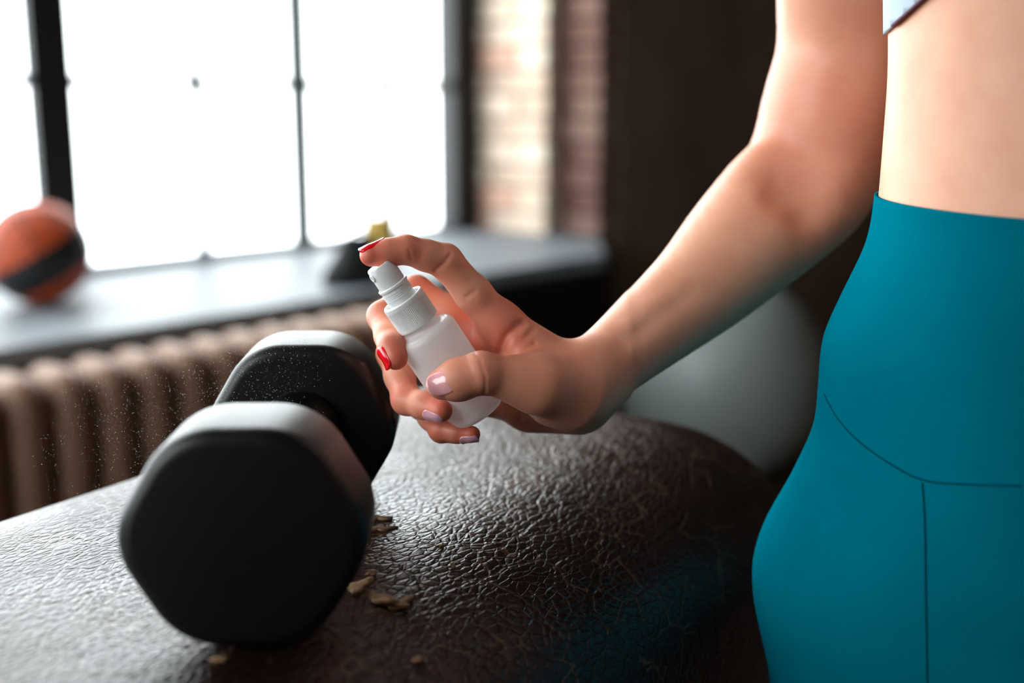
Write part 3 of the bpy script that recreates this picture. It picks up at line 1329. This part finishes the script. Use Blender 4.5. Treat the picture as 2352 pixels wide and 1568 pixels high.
# smooth the profile so the figure has no rings
zz = np.linspace(TP[0, 0], TP[-1, 0], 141)
tp = [np.interp(zz, TP[:, 0], TP[:, c_]) for c_ in (1, 2, 3)]
ker = np.exp(-np.linspace(-2, 2, 9) ** 2)
ker /= ker.sum()
tp = [np.convolve(np.pad(q, 4, mode='edge'), ker, mode='valid') for q in tp]
TP = np.stack([zz] + tp, 1)


def add_torso(fd, k):
    sl = fd.box((bcx - .24, bcy - .24, TP[0, 0]), (bcx + .24, bcy + .24, TP[-1, 0]), .02)
    X, Y, Zg = fd.grid(sl)
    fd.d[sl] = smin(fd.d[sl], torso_d(X, Y, Zg), k)


def add_legs(fd, k):
    for sg in (-1, 1):
        hip = BP(sg * .074, -.002, .77)
        knee = BP(sg * .088, .012, .455)
        calf = BP(sg * .086, -.018, .33)
        ank = BP(sg * .080, -.014, .085)
        chain(fd, [hip, BP(sg * .078, .008, .64), knee], [.071, .069, .052], k)
        chain(fd, [knee, calf, ank], [.052, .052, .034], .02)
        # glute
        add_ellipsoid(fd, BP(sg * .060, -.050, .80), (LEFT, FRONT, UP), (.060, .060, .075), .03)
        chain(fd, [ank, BP(sg * .080, -.03, .035)], [.033, .03], .01)
        chain(fd, [BP(sg * .080, -.025, .035), BP(sg * .084, .09, .030), BP(sg * .088, .155, .022)], [.033, .034, .020], .015)


def limb(fd, pts, rad, n=7, k=.003):
    A = np.array([list(p) + [r] for p, r in zip(pts, rad)], dtype=float)
    out = []
    for i in range(len(A) - 1):
        p0, p1, p2, p3 = A[max(i - 1, 0)], A[i], A[i + 1], A[min(i + 2, len(A) - 1)]
        for q in range(n):
            t = q / n
            out.append(.5 * ((2 * p1) + (-p0 + p2) * t + (2 * p0 - 5 * p1 + 4 * p2 - p3) * t * t + (-p0 + 3 * p1 - 3 * p2 + p3) * t ** 3))
    out.append(A[-1])
    chain(fd, [o_[:3] for o_ in out], [float(o_[3]) for o_ in out], k)


# ---- hand joints (pixel, pixel, depth)
Wr = PH(1345, 868, .563)
IDX = [PH(1150, 747, .556), PH(1022, 599, .541), PH(932, 573, .530), PH(852, 586, .5255)]
MID = [PH(1122, 778, .578), PH(955, 669, .582), PH(878, 726, .560), PH(909, 822, .5290)]
RNG = [PH(1108, 832, .594), PH(902, 812, .578), PH(934, 918, .553), PH(1013, 943, .535)]
PNK = [PH(1140, 905, .598), PH(968, 930, .578), PH(1014, 987, .554), PH(1084, 997, .545)]
THB = [PH(1320, 905, .552), PH(1238, 882, .534), PH(1104, 856, .5185), PH(1012, 882, .5195)]

JJ = np.array([tuple(p) for p in IDX + MID + RNG + PNK + THB])
JL, JH = JJ.min(0) - .0155, JJ.max(0) + .0155
ax_ = axis(JL[0] - .02, bcx + .30, JL[0], JH[0], .00075, .0075)
ay_ = axis(min(JL[1], bcy - .22) - .02, bcy + .22, JL[1], JH[1], .00075, .0075)
az_ = axis(-.01, 1.70, JL[2], JH[2], .00075, .0085)
body = Field(ax_, ay_, az_)

# arm
EL = PH(1866, 398, .672)
SH = BP(-.140, -.040, 1.335)
armax = (EL - Wr).normalized()
view = RAY(1500, 750)
limb(body, [Wr, PH(1400, 832, .576), PH(1500, 750, .598), PH(1611, 656, .620), PH(1700, 566, .638), PH(1790, 478, .656), EL,
            PH(1905, 240, .660), PH(1945, 20, .645), SH],
     [.0192, .0198, .0242, .0300, .0362, .0412, .0428, .0415, .0425, .049])
# elbow hollow
add_ellipsoid(body, PH(1822, 372, .616), (C((.45, .9, 0)), C((.9, -.45, 0)), C((0, 0, 1))), (.035, .014, .012), .025, sub=True)
def arm_groove(pts, width, depth):
    groove(body, [PH(*p) for p in pts], width, depth, tuple(view), .35)


arm_groove([(1812, 345, .616), (1796, 400, .612), (1782, 455, .610)], .0075, .0042)       # hollow of the elbow
arm_groove([(1880, 350, .622), (1862, 420, .618), (1835, 500, .616)], .0070, .0018)
arm_groove([(1452, 742, .576), (1530, 690, .586), (1590, 640, .594)], .0050, -.0016)      # tendon above the wrist
arm_groove([(1430, 790, .566), (1510, 728, .578), (1580, 668, .588)], .0050, .0016)
# other arm, shoulders, neck, head
SH2 = BP(.150, -.010, 1.335)
chain(body, [SH2, BP(.185, -.02, 1.06), BP(.185, .03, .86)], [.050, .038, .022], .02)
chain(body, [BP(.185, .03, .86), BP(.182, .045, .79)], [.024, .028], .012, (LEFT, 1.6))
for q, (dx, dz) in enumerate(((.06, .70), (.05, .69), (.037, .695), (.024, .71))):
    chain(body, [BP(.182, dx * .9 + .0, .77), BP(.180, dx, .735), BP(.172, dx - .004, dz + .01)], [.010, .009, .007], .004)
chain(body, [BP(.182, .065, .83), BP(.172, .085, .775), BP(.166, .083, .745)], [.013, .010, .0075], .006)
chain(body, [SH, BP(-.05, -.02, 1.375), BP(.05, -.02, 1.375), SH2], [.046, .045, .045, .046], .04)
chain(body, [BP(0, -.02, 1.36), BP(0, .005, 1.47)], [.054, .050], .04)
add_ellipsoid(body, BP(0, .015, 1.575), (LEFT, FRONT, UP), (.074, .092, .108), .02)
chain(body, [BP(0, .045, 1.53), BP(0, .075, 1.487)], [.045, .026], .03)
chain(body, [BP(0, .100, 1.575), BP(0, .118, 1.548)], [.008, .013], .012)
add_ellipsoid(body, BP(0, .096, 1.512), (LEFT, FRONT, UP), (.022, .012, .008), .008)
for sg in (-1, 1):
    add_ellipsoid(body, BP(sg * .030, .112, 1.580), (LEFT, FRONT, UP), (.018, .014, .010), .010, sub=True)
    add_ellipsoid(body, BP(sg * .075, .0, 1.565), (LEFT, FRONT, UP), (.008, .018, .030), .008)
add_torso(body, .03)
add_legs(body, .03)
for sg in (-1, 1):                                       # bust
    add_ellipsoid(body, BP(sg * .062, .075, 1.235), (LEFT, FRONT, UP), (.058, .050, .058), .035)
# abdominal line
groove(body, [BP(-.058, .080, 1.15), BP(-.062, .085, 1.05), BP(-.055, .085, .98)], .016, .0022)
groove(body, [BP(0, .086, 1.17), BP(0, .09, 1.05)], .014, .003)

# ---- palm and fingers on the local hand block
hs = body.box(JL - .004, JH + .012, .0)
hand = Field(ax_[hs[0]], ay_[hs[1]], az_[hs[2]])
hand.d = body.d[hs].copy()
palm = hand
add_cone(palm, THB[1], PH(1375, 872, .566), .0120, .0165, .010)
add_cone(palm, PH(1335, 884, .563), IDX[0], .0145, .0112, .006)
add_cone(palm, PH(1338, 880, .568), MID[0], .0155, .0115, .008)
add_cone(palm, Wr, RNG[0], .0165, .0115, .010)
add_cone(palm, PH(1325, 915, .578), PNK[0], .0175, .0120, .010)
add_cone(palm, PH(1330, 922, .580), PH(1218, 934, .590), .0155, .0140, .012)
for a, b in ((IDX[0], MID[0]), (MID[0], RNG[0]), (RNG[0], PNK[0])):
    add_cone(palm, a, b, .0105, .0105, .008)
# thenar and web
add_cone(palm, THB[0], THB[1], .0185, .0128, .012)
add_cone(palm, PH(1300, 860, .556), PH(1200, 800, .553), .013, .0095, .010)
add_cone(palm, PH(1260, 905, .558), PH(1205, 880, .560), .015, .011, .012)


def finger(pts, rad, bulge, k_root, pads=()):
    fdd = Field(hand.ax, hand.ay, hand.az)
    # joints a little thicker than the shafts
    P2, R2 = [], []
    for i in range(len(pts) - 1):
        P2 += [pts[i], (pts[i] + pts[i + 1]) / 2]
        R2 += [rad[i], (rad[i] + rad[i + 1]) / 2 * bulge[i]]
    P2.append(pts[-1])
    R2.append(rad[-1])
    chain(fdd, P2, R2, .004)
    for c_, r in pads:
        add_cone(fdd, c_, c_ + Vector((0, 0, 1e-4)), r, r, .006)
    return fdd, k_root


fingers = [
    finger(IDX, [.0112, .0090, .0073, .0060], [.97, .98, 1.03], .007),
    finger(MID, [.0112, .0090, .0080, .0064], [.97, .97, 1.02], .007, [(PH(899, 795, .5335), .0068)]),
    finger(RNG, [.0112, .0088, .0080, .0062], [.97, .97, 1.00], .007),
    finger(PNK, [.0105, .0078, .0066, .0046], [.97, .97, 1.00], .007),
    finger(THB[1:], [.0122, .0108, .0078], [.97, 1.06], .012, [(PH(1050, 874, .5195), .0098)]),
]
tot = palm.d.copy()
for fdd, kr in fingers:
    tot = smin(tot, smin(palm.d, fdd.d, kr), .0009)
hand.d = tot
vd = tuple(view)


def px_groove(pts, width, depth, vsq=.35):
    groove(hand, [PH(*p) for p in pts], width, depth, vd, vsq)


# creases: thumb knuckle, finger folds, palm lines
px_groove([(1086, 806, .516), (1105, 830, .5105), (1116, 868, .5085), (1113, 902, .513)], .0009, .00075)
px_groove([(1070, 815, .515), (1082, 840, .511), (1092, 875, .510)], .0009, .0004)
px_groove([(1097, 806, .516), (1124, 842, .511), (1128, 880, .511)], .0010, .0003)
px_groove([(940, 575, .522), (944, 600, .523)], .0009, .0006)
px_groove([(1000, 620, .533), (1020, 605, .532), (1034, 585, .533)], .0011, .0008)
px_groove([(1058, 690, .545), (1075, 680, .540), (1090, 670, .539)], .0016, .0008)
px_groove([(1070, 704, .546), (1092, 690, .542)], .0012, .0005)
px_groove([(1150, 806, .548), (1166, 770, .546), (1196, 742, .545)], .0026, .0020)
px_groove([(1178, 806, .549), (1205, 778, .546), (1225, 757, .545)], .0018, .0010)
px_groove([(1200, 808, .547), (1228, 790, .545)], .0015, .0010)
px_groove([(1196, 960, .575), (1215, 935, .560), (1245, 925, .553)], .0022, .0012)
px_groove([(1282, 800, .560), (1320, 850, .548), (1338, 905, .545)], .0030, .0003)
body.d[hs] = hand.d
V, Q = surface_nets(body, 3)

person = empty('person', BP(0, 0, 0))
tag(person, 'woman in teal high waisted leggings and grey sports top holding out a spray bottle', 'person')
bodyo = np_mesh('body', V, Q, M['skin'], person)
# blush: palms, fingertips and knuckles are redder
bl = np.zeros(len(V))
for c_, r, a in ((IDX[3], .016, .75), (IDX[2], .016, .55), (IDX[1], .016, .45), (MID[0], .030, .75), (IDX[0], .026, .6), (MID[1], .018, .65), (MID[2], .018, .55), (MID[3], .016, .75),
                 (RNG[1], .018, .55), (RNG[2], .017, .6), (RNG[3], .015, .75), (PNK[1], .016, .5), (PNK[2], .015, .7), (PNK[3], .014, .8), (RNG[0], .03, .7),
                 (PH(1180, 780, .55), .024, .5), (THB[3], .030, .35), (THB[2], .03, .35), (THB[1], .05, .28), (Wr, .06, .15), (PH(1850, 300, .65), .06, .25)):
    dd_ = np.linalg.norm(V - np.array(c_), axis=1)
    bl = np.maximum(bl, min(.9, a * 1.15) * np.exp(-(dd_ / (r * 1.08)) ** 2))
at = bodyo.data.attributes.new('blush', 'FLOAT', 'POINT')
if len(at.data) == len(bl):
    at.data.foreach_set('value', bl.astype(np.float32))

# ---- clothing: offset shells of the same body field, cut along planes
def shell(name, build, lo, hi, step, mat, off):
    fx = Field(np.arange(lo[0], hi[0], step, dtype=np.float32), np.arange(lo[1], hi[1], step, dtype=np.float32),
               np.arange(lo[2], hi[2], step, dtype=np.float32))
    build(fx)
    fx.d -= off
    Vv, Qq = surface_nets(fx, 3)
    return np_mesh(name, Vv, Qq, mat, person)


def leg_build(fd):
    add_torso(fd, .03)
    add_legs(fd, .03)


legg = shell('leggings', leg_build, (bcx - .26, bcy - .26, .07), (bcx + .26, bcy + .26, 1.09), .0045, M['leggings'], .0022)
CAMP = Vector((0, 0, CZ))


def cut(o, pco, pno):
    bm = bmesh.new()
    bm.from_mesh(o.data)
    off = person.matrix_world.translation
    bmesh.ops.bisect_plane(bm, geom=bm.verts[:] + bm.edges[:] + bm.faces[:], plane_co=Vector(pco) - off, plane_no=pno, clear_outer=True)
    bm.to_mesh(o.data)
    bm.free()


def bvh_of(o):
    bm = bmesh.new()
    bm.from_mesh(o.data)
    bm.transform(Matrix.Translation(person.matrix_world.translation))
    t = BVHTree.FromBMesh(bm)
    bm.free()
    return t


bpy.context.view_layer.update()
tl = bvh_of(legg)


def hit(tree, px, py):
    r = tree.ray_cast(CAMP, RAY(px, py))
    return r[0], r[1]


h1 = hit(tl, 2022, 456)[0]
h2 = hit(tl, 2130, 486)[0]
h3 = hit(tl, 2335, 501)[0]
if None not in (h1, h2, h3):
    dh = h3 - h1
    nrm = dh.cross(Vector((-dh.y, dh.x, 0))).normalized()   # tilted only along the line between the two
    if nrm.z < 0:
        nrm = -nrm
    h2 = (h1 + h3) / 2
else:
    nrm = Vector((0, 0, 1))
    h2 = Vector((0, 0, 1.0))
cut(legg, h2, nrm)
cut(legg, Vector((0, 0, .12)), Vector((0, 0, -1)))
sd = legg.modifiers.new('cloth_thickness', 'SOLIDIFY')
sd.thickness = .0014
sd.offset = -1


def seam(path, mat, r, name, parent, nseg=60, lift=0.0):
    pts = []
    path = [Vector((a, b, 0)) for a, b in path]
    L = [0]
    for a, b in zip(path[:-1], path[1:]):
        L.append(L[-1] + (b - a).length)
    for k in range(nseg + 1):
        d = L[-1] * k / nseg
        i = min(max(np.searchsorted(L, d) - 1, 0), len(path) - 2)
        q = path[i].lerp(path[i + 1], (d - L[i]) / max(L[i + 1] - L[i], 1e-6))
        h, n_ = hit(tl, q.x, q.y)
        if h is not None:
            pts.append(h + n_ * lift)
    if len(pts) > 3:
        v, f = tube(pts, r, 6)
        mesh_obj(name, v, f, mat, parent)


def smooth_path(p, n=8):
    out = []
    for i in range(len(p) - 1):
        p0, p1, p2, p3 = [np.array(p[max(0, min(len(p) - 1, i + q))], float) for q in (-1, 0, 1, 2)]
        for k in range(n):
            t = k / n
            out.append(tuple(.5 * ((2 * p1) + (-p0 + p2) * t + (2 * p0 - 5 * p1 + 4 * p2 - p3) * t * t + (-p0 + 3 * p1 - 3 * p2 + p3) * t ** 3)))
    out.append(tuple(p[-1]))
    return out


seam(smooth_path([(1893, 905), (1925, 962), (1975, 1015), (2050, 1068), (2125, 1103), (2230, 1112), (2345, 1115)]), M['seam'], .0006, 'seam', legg)
seam(smooth_path([(2118, 1108), (2124, 1200), (2126, 1350), (2128, 1480), (2130, 1640)]), M['seam'], .0006, 'seam', legg)


def bra_build(fd):
    add_torso(fd, .03)
    for sg in (-1, 1):
        add_ellipsoid(fd, BP(sg * .062, .075, 1.235), (LEFT, FRONT, UP), (.058, .050, .058), .035)


bra = shell('sports_top', bra_build, (bcx - .2, bcy - .2, 1.06), (bcx + .2, bcy + .2, 1.40), .0045, M['bra'], .0025)
tb = bvh_of(bra)
g1 = hit(tb, 2058, 52)[0]
g2 = hit(tb, 2112, 4)[0]
if g1 is not None and g2 is not None:
    nb_ = (g2 - g1).cross(RAY(2085, 30)).normalized()
    if nb_.z < 0:
        nb_ = -nb_
    bra_co = g1
else:
    nb_, bra_co = Vector((0, 0, 1)), Vector((0, 0, 1.13))
# the hem rises from the side seam, then runs level across the front (mirrored on her left)
off_ = person.matrix_world.translation
mirror = lambda d_: d_ - LEFT * (2 * d_.dot(LEFT))
co_m = Vector((bcx, bcy, 0)) + mirror(Vector((bra_co.x - bcx, bra_co.y - bcy, 0)))
co_m.z = bra_co.z
planes = [(bra_co, nb_), (co_m, mirror(nb_))]
z_lv = bra_co.z + .035
bm = bmesh.new()
bm.from_mesh(bra.data)
for pco, pno in planes + [(Vector((0, 0, z_lv)), UP)]:
    bmesh.ops.bisect_plane(bm, geom=bm.verts[:] + bm.edges[:] + bm.faces[:], plane_co=Vector(pco) - off_, plane_no=pno)
dead = []
for fc in bm.faces:
    c_ = fc.calc_center_median() + off_
    l_ = (c_ - Vector((bcx, bcy, 0))).dot(LEFT)
    pco, pno = planes[0] if l_ < 0 else planes[1]
    if c_.z < z_lv and (c_ - pco).dot(pno) < 0:
        dead.append(fc)
bmesh.ops.delete(bm, geom=dead, context='FACES')
bm.to_mesh(bra.data)
bm.free()
cut(bra, Vector((0, 0, 1.315)), Vector((0, 0, 1)))
sd = bra.modifiers.new('cloth_thickness', 'SOLIDIFY')
sd.thickness = .0016
sd.offset = -1
tl_keep = tl
tl = tb
seam([(2050, 59), (2080, 33), (2120, -3), (2200, -74)], M['piping'], .0010, 'piping', bra, 40)
tl = tl_keep
for sg in (-1, 1):
    pts = [BP(sg * .075, .085, 1.30), BP(sg * .085, .060, 1.36), BP(sg * .082, .0, 1.40), BP(sg * .07, -.07, 1.37), BP(sg * .06, -.092, 1.30)]
    v, f = tube([Vector(p) for p in pts], .008, 8)
    mesh_obj('strap', v, f, M['bra'], bra)

# hair and eyes
hf = Field(np.arange(bcx - .16, bcx + .16, .006, dtype=np.float32), np.arange(bcy - .2, bcy + .2, .006, dtype=np.float32), np.arange(1.40, 1.72, .006, dtype=np.float32))
add_ellipsoid(hf, BP(0, -.002, 1.590), (LEFT, FRONT, UP), (.084, .098, .108), .01)
add_ellipsoid(hf, BP(0, .10, 1.545), (LEFT, FRONT, UP), (.062, .07, .085), .012, sub=True)
chain(hf, [BP(0, -.09, 1.64), BP(0, -.125, 1.58), BP(0, -.115, 1.47)], [.026, .034, .016], .02)
Vh, Qh = surface_nets(hf, 3)
np_mesh('hair', Vh, Qh, M['hair'], person)
for sg in (-1, 1):
    c_ = BP(sg * .030, .094, 1.580)
    v, f = lathe(c_ - Vector((0, 0, .010)), UP, [(.011 * math.sin(math.pi * k / 12) + 1e-4, .010 - .010 * math.cos(math.pi * k / 12)) for k in range(13)], 20)
    mesh_obj('eye', v, f, M['eye'], person)
# trainers
for sg in (-1, 1):
    sfld = Field(np.arange(bcx - .3, bcx + .3, .005, dtype=np.float32), np.arange(bcy - .3, bcy + .2, .005, dtype=np.float32), np.arange(-.004, .14, .005, dtype=np.float32))
    chain(sfld, [BP(sg * .080, -.014, .10), BP(sg * .080, -.03, .045)], [.042, .042], .02)
    chain(sfld, [BP(sg * .080, -.03, .040), BP(sg * .084, .09, .034), BP(sg * .088, .165, .028)], [.042, .044, .028], .02)
    sl0 = sfld.az[None, None, :]
    sfld.d = np.maximum(sfld.d, .002 - sl0)
    sfld.d = np.maximum(sfld.d, sl0 - .115)
    Vs, Qs = surface_nets(sfld, 2)
    np_mesh('trainer', Vs, Qs, M['shoe'], person)

# ---- fingernails: curved plates seated on the finger surface
bt_ = bvh_of(bodyo)


def nail(center_px, tip_px, normal_cam, length, width, curv, mat, lab, point=1.0, conf=.0022):
    """center pixel + depth guess, direction of growth given by a second pixel"""
    c_ = PH(*center_px)
    ax1 = (PH(*tip_px) - c_).normalized()
    nn = C(normal_cam)
    nn = (nn - ax1 * nn.dot(ax1)).normalized()
    loc = bt_.ray_cast(c_ + nn * .02, -nn)
    if loc[0] is not None:
        c_ = loc[0]
    side = ax1.cross(nn)
    nu_, nv_ = 15, 13
    top, bot = [], []
    base, hgt = [], np.zeros((nu_, nv_))
    for i in range(nu_):
        u = -1 + 2 * i / (nu_ - 1)
        # outline narrows at cuticle and tip
        wq = max(0.02, 1 - abs(u) ** (5.0 if u < 0 else 3.4 / point)) ** .5
        for j in range(nv_):
            w = (-1 + 2 * j / (nv_ - 1)) * wq
            ang = w * width / 2 / curv
            q = c_ + ax1 * (u * length / 2) + side * (curv * math.sin(ang))
            zs = curv * math.cos(ang) - curv - 0.0006 * u * u + .0003
            rc = bt_.ray_cast(q + nn * .012, -nn)
            if rc[0] is not None:
                hz = (rc[0] - q).dot(nn) + .00045
                zs = max(min(hz, zs + conf), zs - conf * .5)
            base.append(q)
            hgt[i, j] = zs
    for _ in range(10):
        g = np.pad(hgt, 1, mode='reflect', reflect_type='odd')
        hgt = np.maximum(hgt * .0 + (g[:-2, 1:-1] + g[2:, 1:-1] + g[1:-1, :-2] + g[1:-1, 2:] + 4 * hgt) / 8, hgt - .0004)
    for q, zs in zip(base, hgt.ravel()):
        p = q + nn * float(zs + .00008)
        top.append(p)
        bot.append(p - nn * .0012)
    v = top + bot
    N = nu_ * nv_
    f = []
    for i in range(nu_ - 1):
        for j in range(nv_ - 1):
            a = i * nv_ + j
            f.append((a, a + 1, a + nv_ + 1, a + nv_))
            f.append((N + a, N + a + nv_, N + a + nv_ + 1, N + a + 1))
    edge = [i * nv_ for i in range(nu_)] + [(nu_ - 1) * nv_ + j for j in range(1, nv_)] + \
           [i * nv_ + nv_ - 1 for i in range(nu_ - 2, -1, -1)] + [j for j in range(nv_ - 2, 0, -1)]
    for k in range(len(edge)):
        a, b = edge[k], edge[(k + 1) % len(edge)]
        f.append((a, b, b + N, a + N))
    o = fix_normals(mesh_obj('fingernail', v, f, mat, person))
    o['label'] = lab
    return o


nail((1015, 884, .5195), (960, 897, .5195), (-.16, -.12, -1), .0150, .0140, .0090, M['nail_pink'], 'glossy pale pink thumb nail', 1.6)
nail((856, 572, .526), (800, 592, .522), (-.22, -.92, -.52), .0150, .0104, .0058, M['nail_red'], 'glossy red index finger nail', 1.0, .0012)
nail((891, 823, .529), (908, 868, .523), (-.74, .16, -.68), .0130, .0100, .0064, M['nail_red'], 'glossy red middle finger nail', .9, .0016)
nail((1003, 948, .536), (1062, 964, .528), (-.10, .62, -.78), .0125, .0090, .0060, M['nail_lilac'], 'dusky pink ring finger nail')
nail((1082, 1001, .545), (1140, 1008, .539), (.0, .75, -.62), .0105, .0078, .0048, M['nail_lilac'], 'dusky pink little finger nail')
